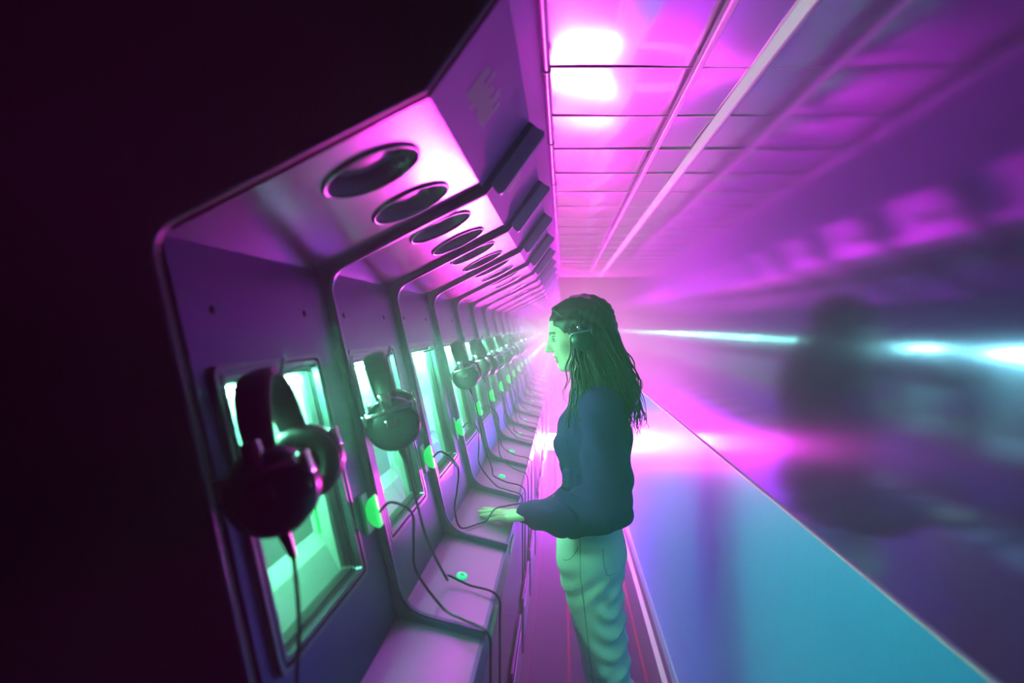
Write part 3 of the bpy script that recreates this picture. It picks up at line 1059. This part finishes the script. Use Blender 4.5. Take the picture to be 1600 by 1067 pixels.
# head
bf.ell(HD(-0.002, 0, 0.050), (0.097, 0.074, 0.086), 0.01, M=HM3)
bf.ell(HD(0.045, 0, 0.010), (0.056, 0.060, 0.085), 0.03, M=HM3)
bf.ell(HD(0.050, 0, -0.045), (0.046, 0.046, 0.052), 0.025, M=HM3)
bf.ell(HD(0.078, 0, -0.088), (0.020, 0.022, 0.016), 0.022, M=HM3)            # chin
for s in (-1, 1):
    bf.cone(HD(0.010, s * 0.050, -0.050), HD(0.070, s * 0.018, -0.086), 0.018, 0.014, 0.02)   # jaw line
    bf.ell(HD(0.066, s * 0.038, -0.012), (0.024, 0.020, 0.020), 0.018, M=HM3)                 # cheek
    bf.ell(HD(0.091, s * 0.032, 0.020), (0.016, 0.019, 0.012), 0.010, 'sub', M=HM3)           # eye socket
    bf.ell(HD(0.076, s * 0.032, 0.020), (0.0125, 0.0160, 0.0120), 0.004, M=HM3)                 # lids
    bf.cone(HD(0.092, s * 0.016, 0.036), HD(0.078, s * 0.048, 0.038), 0.007, 0.006, 0.012)    # brow ridge
    bf.ell(HD(-0.004, s * 0.078, -0.002), (0.018, 0.008, 0.030), 0.008, M=HM3)                # ear
    bf.ell(HD(0.108, s * 0.011, -0.022), (0.009, 0.007, 0.007), 0.006, M=HM3)                 # nostril wing
bf.cone(HD(0.096, 0, 0.028), HD(0.120, 0, -0.014), 0.0075, 0.0095, 0.012)                      # nose bridge
bf.ell(HD(0.121, 0, -0.018), (0.0105, 0.010, 0.009), 0.006, M=HM3)
bf.ell(HD(0.098, 0, -0.042), (0.011, 0.022, 0.0065), 0.006, M=HM3)                             # upper lip
bf.ell(HD(0.094, 0, -0.060), (0.011, 0.019, 0.0075), 0.005, M=HM3)
bf.cone(HD(0.107, -0.016, -0.054), HD(0.107, 0.016, -0.054), 0.0022, 0.0022, 0.002, 'sub')
# neck, trunk
bf.cone((0.082, PY, 1.49), (0.100, PY, 1.385), 0.050, 0.056, 0.03)
bf.ell((0.108, PY, 1.345), (0.075, 0.165, 0.055), 0.04)
bf.ell((0.108, PY, 1.23), (0.095, 0.140, 0.125), 0.05)
bf.ell((0.060, PY - 0.065, 1.215), (0.055, 0.055, 0.055), 0.03)
bf.ell((0.060, PY + 0.065, 1.215), (0.055, 0.055, 0.055), 0.03)
bf.ell((0.100, PY, 1.05), (0.080, 0.125, 0.11), 0.06)
bf.ell((0.095, PY, 0.87), (0.094, 0.165, 0.11), 0.06)
# left arm, hand on the button
SHL, ELL, WRL = (0.120, 1.965, 1.325), (0.150, 1.915, 1.045), (-0.095, 1.942, 1.010)
bf.cone(SHL, ELL, 0.048, 0.036, 0.03); bf.cone(ELL, WRL, 0.036, 0.024, 0.02)
bx_, bz_ = lambda x: B.y + (x - B.x) * (G.y - B.y) / (G.x - B.x), None
palm = [(-0.120, 0.000), (-0.150, 0.0), (-0.175, 0.0)]
kn = []
for i, (dy, kx) in enumerate(((-0.030, -0.166), (-0.010, -0.176), (0.011, -0.179), (0.031, -0.175))):   # little .. index
    w0 = np.array((-0.100, 1.944 + dy * 0.45, 1.008)); kp = np.array((kx, 1.963 + dy, bx_(kx) + 0.026))
    bf.cone(w0, kp, 0.0145, 0.0105, 0.012)
    kn.append(kp)
flen = [0.058, 0.072, 0.080, 0.072]
tips = []
for i, kp in enumerate(kn):
    fan = (-0.10, -0.02, 0.08, 0.17)[i]
    d1 = np.array((-math.cos(fan), math.sin(fan), 0))
    m1 = kp + d1 * flen[i] * 0.48; m1[2] = bx_(m1[0]) + 0.0235
    m2 = kp + d1 * flen[i] * 0.78; m2[2] = bx_(m2[0]) + 0.0145
    m3 = kp + d1 * flen[i]; m3[2] = bx_(m3[0]) + 0.0105
    if i == 3:
        m3[2] += 0.006; m2[2] += 0.004
    for a, b_, ra, rb in ((kp, m1, 0.0098, 0.0086), (m1, m2, 0.0086, 0.0078), (m2, m3, 0.0078, 0.0066)):
        bf.cone(a, b_, ra, rb, 0.0025)
    tips.append(m3)
t0 = np.array((-0.118, 1.962, 1.004)); t1 = np.array((-0.150, 2.003, bx_(-0.150) + 0.020)); t2 = np.array((-0.185, 2.022, bx_(-0.185) + 0.014))
bf.cone(t0, t1, 0.014, 0.0105, 0.008); bf.cone(t1, t2, 0.0100, 0.0078, 0.003)
# right arm hanging
SHR, ELR, WRR = (0.120, 2.295, 1.325), (0.150, 2.335, 1.04), (0.070, 2.345, 0.825)
bf.cone(SHR, ELR, 0.048, 0.036, 0.03); bf.cone(ELR, WRR, 0.036, 0.024, 0.02)
hr = np.array((0.052, 2.345, 0.775))
bf.cone(WRR, hr, 0.022, 0.026, 0.012)
for i in range(4):
    q0 = hr + np.array((-0.024 + 0.016 * i, 0, -0.015)); q1 = q0 + np.array((-0.006, -0.004, -0.045)); q2 = q1 + np.array((-0.002, -0.022, -0.030))
    bf.cone(q0, q1, 0.0095, 0.0085, 0.003); bf.cone(q1, q2, 0.0085, 0.007, 0.002)
bf.cone(hr + np.array((-0.02, 0, 0.02)), hr + np.array((-0.046, -0.006, -0.030)), 0.012, 0.009, 0.006)
# legs and feet
LEGS = []
for s, hy in ((-1, 2.048), (1, 2.205)):
    hip = np.array((0.090, hy, 0.84)); kne = np.array((0.138, hy + s * 0.0, 0.49)); ank = np.array((0.205 if s < 0 else 0.190, hy, 0.085))
    LEGS.append((hip, kne, ank))
    bf.cone(hip, kne, 0.080, 0.052, 0.03); bf.cone(kne, ank, 0.052, 0.034, 0.02)
    bf.cone(ank + np.array((0.02, 0, -0.03)), ank + np.array((-0.14, 0, -0.042)), 0.034, 0.026, 0.02)
ME_body = bf.mesh('person')
ME_body.materials.append(M_skin); ME_body.materials.append(M_lip); ME_body.materials.append(M_brow)
co = np.empty(len(ME_body.polygons) * 3, np.float32); ME_body.polygons.foreach_get('center', co); co = co.reshape(-1, 3)
rel = co - EAR
ff, sv, uu = rel @ fwd, rel @ sid, rel @ upv
mi = np.zeros(len(co), np.int32)
lipm = (ff > 0.088) & (np.abs(sv) < 0.023) & (uu < -0.0435 + 0.0 * sv) & (uu > -0.067)
mi[lipm] = 1
brm = (ff > 0.055) & (np.abs(sv) > 0.012) & (np.abs(sv) < 0.052) & (np.abs(uu - (0.0385 - 0.0016 * ((np.abs(sv) - 0.034) / 0.01) ** 2)) < 0.0042)
mi[brm] = 2
ME_body.polygons.foreach_set('material_index', mi)
person = tag(obj('person', ME_body), 'woman in a navy sweatshirt and pale jeans pressing a shelf button', 'person')

for s in (-1, 1):
    c = HD(0.0805, s * 0.032, 0.0195)
    eb = bpy.data.meshes.new('eye')
    bm = bmesh.new()
    bmesh.ops.create_uvsphere(bm, u_segments=16, v_segments=12, radius=0.0125)
    for f in bm.faces:
        f.smooth = True
        cc = f.calc_center_median()
        g_ = np.array(cc) / 0.0125
        f.material_index = 1 if g_ @ (fwd * 0.97 - upv * 0.24) > 0.72 else 0
    bm.to_mesh(eb); bm.free()
    eb.materials.append(M_eyeW); eb.materials.append(M_eyeB)
    eo = obj('eye', eb, None, person, tuple(c))
    lash = [HD(0.0805 + 0.0135 * math.cos(q), s * (0.032 + 0.0155 * math.sin(q)), 0.0195 + 0.0065 + 0.0015 * math.cos(q)) - c for q in [math.radians(d_) for d_ in range(-60, 91, 15)]]
    obj('eyelash', tube('eyelash', lash, 0.0019, 6), M_brow, eo)

# sweatshirt -------------------------------------------------------
sf_ = Field((-0.16, 1.80, 0.84), (0.34, 2.46, 1.46), 0.0055)
sf_.ell((0.112, PY, 1.345), (0.090, 0.175, 0.062), 0.03)
sf_.ell((0.114, PY, 1.225), (0.116, 0.165, 0.135), 0.05)
sf_.ell((0.080, PY, 1.20), (0.108, 0.130, 0.095), 0.04)
sf_.ell((0.118, PY, 1.07), (0.118, 0.170, 0.130), 0.05)
sf_.ell((0.112, PY, 0.985), (0.112, 0.175, 0.060), 0.03)
sf_.cone((0.088, PY, 1.435), (0.102, PY, 1.38), 0.052, 0.066, 0.015)
for S, E, Wp in ((SHL, ELL, (-0.118, 1.944, 1.006)), (SHR, ELR, (0.078, 2.345, 0.872))):
    S, E, Wp = map(np.array, (S, E, Wp))
    sf_.cone(S, E + np.array((-.015, 0, 0)), 0.066, 0.070, 0.035)
    mid = E * 0.45 + Wp * 0.55
    sf_.cone(E + np.array((-.015, 0, -0.01)), mid + np.array((0, 0, -0.012)), 0.072, 0.064, 0.03)
    e2 = Wp * 0.84 + E * 0.16
    sf_.cone(mid + np.array((0, 0, -0.012)), e2 + np.array((0, 0, -0.010)), 0.066, 0.046, 0.02)
    sf_.cone(e2, Wp, 0.033, 0.030, 0.010)
X, Y, Z = sf_.grid()
# folds: diagonals on the trunk, rings on the sleeve
w1 = np.sin(52 * Z + 30 * X + 4 * np.sin(17 * Y)) * np.exp(-((Z - 1.0) / 0.10) ** 2)
w2 = np.sin(115 * X + 30 * Z + 5 * np.sin(30 * Y)) * np.exp(-((X - 0.015) / 0.055) ** 2) * (Z < 1.12)
w3 = np.sin(42 * (Z + X * 1.1) + 3 * np.sin(12 * Y)) * np.exp(-((Z - 1.22) / 0.12) ** 2)
sf_.f += (0.0062 * w1 + 0.0075 * w2 + 0.0065 * w3).astype(np.float32)
# hem: cut the bottom of the trunk, leave sleeves
hem = 0.925 + 0.12 * (X - 0.10)
cut = np.where((np.abs(Y - PY) < 0.20) & (X > -0.02), hem - Z, -1.0)
sf_.f = np.maximum(sf_.f, (cut + 0 * sf_.f).astype(np.float32))
sweat = obj('sweatshirt', sf_.mesh('sweatshirt'), M_sweat, person)
tag(sweat, 'navy sweatshirt with wide gathered sleeves')

# jeans ------------------------------------------------------------
jf = Field((-0.08, 1.90, 0.05), (0.34, 2.36, 1.02), 0.0055)
jf.ell((0.092, PY, 0.955), (0.098, 0.150, 0.070), 0.03)
jf.ell((0.092, PY, 0.865), (0.112, 0.180, 0.105), 0.05)
jf.ell((0.118, PY - 0.075, 0.845), (0.082, 0.085, 0.085), 0.04)
jf.ell((0.118, PY + 0.075, 0.845), (0.082, 0.085, 0.085), 0.04)
for hip, kne, ank in LEGS:
    jf.cone(hip + np.array((-0.006, 0, -0.01)), kne + np.array((0, 0, 0.02)), 0.100, 0.072, 0.035)
    jf.cone(kne + np.array((0, 0, 0.02)), ank + np.array((0, 0, 0.02)), 0.072, 0.068, 0.02)
X, Y, Z = jf.grid()
wr1 = np.sin(95 * Z + 42 * X + 3.0 * np.sin(25 * Y + 20 * X)) * np.clip((X - 0.07) / 0.07, 0, 1) * np.exp(-((Z - 0.60) / 0.16) ** 2)
wr2 = np.sin(120 * Z - 60 * X + 2.5 * np.sin(33 * Y)) * np.exp(-((Z - 0.40) / 0.10) ** 2)
wr3 = np.sin(80 * (Z - 0.9 * X) + 2 * np.sin(20 * Y)) * np.exp(-((Z - 0.76) / 0.05) ** 2)
jf.f += (0.0085 * wr1 + 0.0075 * wr2 + 0.0045 * wr3).astype(np.float32)
jf.f = np.maximum(jf.f, (0.075 - Z + 0 * jf.f).astype(np.float32))
jf.f = np.maximum(jf.f, (Z - 0.985 + 0 * jf.f).astype(np.float32))
jeans = obj('jeans', jf.mesh('jeans'), M_jean, person)
tag(jeans, 'pale straight-leg jeans creased behind the knee')
from mathutils.bvhtree import BVHTree
dg_ = BVHTree.FromPolygons([v.co for v in jeans.data.vertices], [tuple(p.vertices) for p in jeans.data.polygons])
def seam(name, pix):
    pts = []
    for px, py in pix:
        x, z = (px - 879) / 500.0, EYE - (py - 509) / 500.0
        h_ = dg_.ray_cast(Vector((x * 1.0, 1.7, z)), Vector((0, 1, 0)))
        if h_[0] is not None:
            pts.append(h_[0] + Vector((0, -0.0006, 0)))
    obj(name, tube(name, pts, 0.0013, 6), M_stitch, jeans)
seam('side_seam', [(906, 838 + 8 * i) if i < 6 else (906 + (i - 6) * 0.9, 838 + 8 * i) for i in range(36)])
seam('front_pocket_edge', [(880 + 0.9 * i, 872 - 0.035 * i * i) for i in range(0, 28, 2)])
seam('back_pocket_edge', [(941, 850), (941, 862), (943, 876), (946, 888), (952, 892), (957, 888)])
# sneakers
for hip, kne, ank in LEGS:
    s1 = Field((ank[0] - 0.24, ank[1] - 0.07, -0.01), (ank[0] + 0.09, ank[1] + 0.07, 0.13), 0.005)
    s1.cone(ank + np.array((0.015, 0, -0.035)), ank + np.array((-0.15, 0, -0.050)), 0.046, 0.036, 0.02)
    s1.cone(ank, ank + np.array((0, 0, 0.02)), 0.045, 0.043, 0.02)
    X, Y, Z = s1.grid()
    s1.f = np.maximum(s1.f, (0.002 - Z + 0 * s1.f).astype(np.float32))
    obj('sneaker', s1.mesh('sneaker'), M_shoe, person)

# hair -------------------------------------------------------------
hf = Field((-0.06, 1.98, 1.20), (0.30, 2.28, 1.72), 0.0045)
hf.ell(HD(-0.010, 0, 0.056), (0.106, 0.089, 0.093), 0.01, M=HM3)
hf.cone(HD(-0.055, 0, 0.05), (0.150, PY, 1.42), 0.075, 0.072, 0.04)
hf.cone((0.150, PY, 1.44), (0.175, PY, 1.30), 0.075, 0.055, 0.03)
for s in (-1, 1):
    hf.cone(HD(-0.02, s * 0.060, 0.02), (0.105, PY + s * -0.085, 1.44), 0.034, 0.040, 0.02)
    hf.cone((0.105, PY - s * 0.085, 1.44), (0.125, PY - s * 0.105, 1.33), 0.042, 0.032, 0.02)
# carve the face clear of hair
hf.ell(HD(0.095, 0, -0.030), (0.086, 0.110, 0.088), 0.008, 'sub', M=HM3)
hf.ell(HD(0.120, 0, 0.024), (0.058, 0.100, 0.060), 0.010, 'sub', M=HM3)
X, Y, Z = hf.grid()
hf.f += (0.0022 * np.sin(150 * Y + 60 * X + 9 * np.sin(16 * Z)) + 0.0016 * np.sin(240 * X + 130 * Y + 6 * np.sin(25 * Z))).astype(np.float32)
hme = hf.mesh('hair')
# loose strands
hv, hfc = [], []
rr = random.Random(11)
def strand(p0, p1, p2, p3, r, wav):
    pts = []
    ph = rr.uniform(0, 6.28); fq = rr.uniform(2.0, 3.6)
    for i in range(15):
        t = i / 14
        p = (1 - t) ** 3 * p0 + 3 * t * (1 - t) ** 2 * p1 + 3 * t * t * (1 - t) * p2 + t ** 3 * p3
        a = wav * t
        pts.append(Vector(p) + Vector((a * math.sin(ph + fq * 6.28 * t), a * math.cos(ph + fq * 5.1 * t), 0)))
    rad = [r * (1.0 - 0.75 * (i / 14) ** 2) for i in range(15)]
    V, F = tube_data(pts, rad, 4)
    n = len(hv)
    hv.extend(V); hfc.extend([tuple(n + q for q in f) for f in F])
for i in range(210):
    side = -1 if rr.random() < 0.72 else 1
    st = rr.random()
    f0 = rr.uniform(-0.09, 0.03)
    v0 = rr.uniform(0.066, 0.088) * (1 if side < 0 else -1)
    p0 = HD(f0, v0, rr.uniform(-0.01, 0.06))
    ex = np.interp(f0, [-0.09, 0.03], [0.245, 0.03]) + rr.uniform(-0.03, 0.03)
    ez = rr.uniform(1.235, 1.36) if rr.random() < 0.8 else rr.uniform(1.20, 1.24)
    ey = PY + side * rr.uniform(0.10, 0.175)
    p1 = p0 + np.array((0.015, side * 0.018, -0.07)); p3 = np.array((ex, ey, ez)); p2 = p3 + np.array((rr.uniform(-0.02, 0.02), 0, 0.09))
    strand(p0, p1, p2, p3, rr.uniform(0.0016, 0.0042), rr.uniform(0.003, 0.010))
for i in range(110):      # back of the head
    v0 = rr.uniform(-0.07, 0.07)
    p0 = HD(rr.uniform(-0.108, -0.075), v0, rr.uniform(-0.02, 0.10))
    p3 = np.array((rr.uniform(0.20, 0.262), PY - v0 * 1.6, rr.uniform(1.22, 1.36)))
    strand(p0, p0 + np.array((0.03, 0, -0.08)), p3 + np.array((0.012, 0, 0.10)), p3, rr.uniform(0.0015, 0.0036), rr.uniform(0.003, 0.010))
for i in range(130):      # combed over the crown
    an = rr.uniform(-1.15, 1.15)
    vv_ = 0.083 * math.sin(an); uh = 0.052 + 0.093 * math.cos(an)
    fr0 = 0.088 * math.cos(an * 0.8)
    a0 = HD(fr0 - 0.012, vv_ * 0.93, uh * 0.80 + 0.004); a3 = HD(-0.110 * max(0.25, math.cos(an)), vv_ * 1.02, 0.030)
    strand(a0, HD(fr0 * 0.55, vv_, uh + 0.008), HD(-0.09, vv_, uh * 0.95), a3, rr.uniform(0.0012, 0.0026), 0.0015)
sm_ = pymesh('strands', hv, hfc, True)
bm = bmesh.new(); bm.from_mesh(hme); bm.from_mesh(sm_)
hair = obj('hair', bm, M_hair, person)
smooth(hair.data)
tag(hair, 'long wavy brown hair falling over the shoulders')

# headphones she wears --------------------------------------------
wh = empty('worn_headphones', tuple(HD(-0.004, 0, 0.160)))
tag(wh, 'black headphones worn over the hair of the woman', 'headphones')
inv = Matrix.Translation(wh.location).inverted()
V, Fs = [], []
n = 28
for i in range(n + 1):
    a = math.radians(180 * i / n)
    c = HD(-0.010, 0.094 * math.cos(a), 0.020 + 0.128 * math.sin(a))
    rad_ = sid * math.cos(a) + upv * math.sin(a)
    for x, o in ((-.014, -.003), (-.014, .003), (0, .006), (.014, .003), (.014, -.003)):
        V.append(Vector(c + fwd * x + rad_ * o) - wh.location)
for i in range(n):
    for j in range(5):
        Fs.append((i * 5 + j, i * 5 + (j + 1) % 5, (i + 1) * 5 + (j + 1) % 5, (i + 1) * 5 + j))
Fs += [tuple(range(5)), tuple(range(n * 5, n * 5 + 5))]
obj('headband', pymesh('worn_band', V, Fs, True, math.radians(60)), M_hppad, wh)
for s in (-1, 1):
    c = bpy.data.objects.new('ear_cup', HPM['cup']); link(c, wh)
    c.location = Vector(HD(-0.004, -s * 0.100, -0.002)) - wh.location
    c.rotation_euler = (0, -HT, 0 if s < 0 else math.pi)
    c.scale = (0.78, 0.9, 0.86)
    if s > 0:
        c.rotation_euler = (0, HT, math.pi)
    for nm in (('ear_pad', 'pad'), ('yoke', 'yoke')):
        link(bpy.data.objects.new(nm[0], HPM[nm[1]]), c)
k1y = Y0 + W
cup = Vector(HD(-0.004, 0.105, -0.05))
cpts = [PP(KM + .004, k1y + KY, .024), PP(KM - .004, k1y + KY + .015, .05), PP(KM + 0.05, k1y + KY + .05, .075), PP(KM + .12, k1y + KY + .065, .055), PP(KM + .17, k1y + KY + .08, .035),
        BP(0.035, k1y + KY + .095, .012), BP(0.075, 1.885, .006), BP(0.095, 1.912, .012), Vector((-0.205, 1.935, 1.026)), Vector((-0.17, 1.955, 1.030)), Vector((-0.135, 1.972, 1.032)),
        Vector((-0.100, 2.015, 1.025)), Vector((-0.040, 2.045, 1.035)), Vector((0.010, 2.06, 1.09)), Vector((0.012, 2.05, 1.20)), Vector((0.026, 2.035, 1.33)), Vector((0.040, 2.020, 1.41)), cup]
me = tube('cable', [p - wh.location for p in spline(cpts, 8)], 0.0026, 8)
obj('cable', me, M_cable, wh)
me = tube('cable_plug', [p - wh.location for p in (cpts[1] + Vector((0.01, 0.016, -0.012)), cpts[2])], 0.0042, 8)
obj('cable_plug', me, M_chrome, wh)
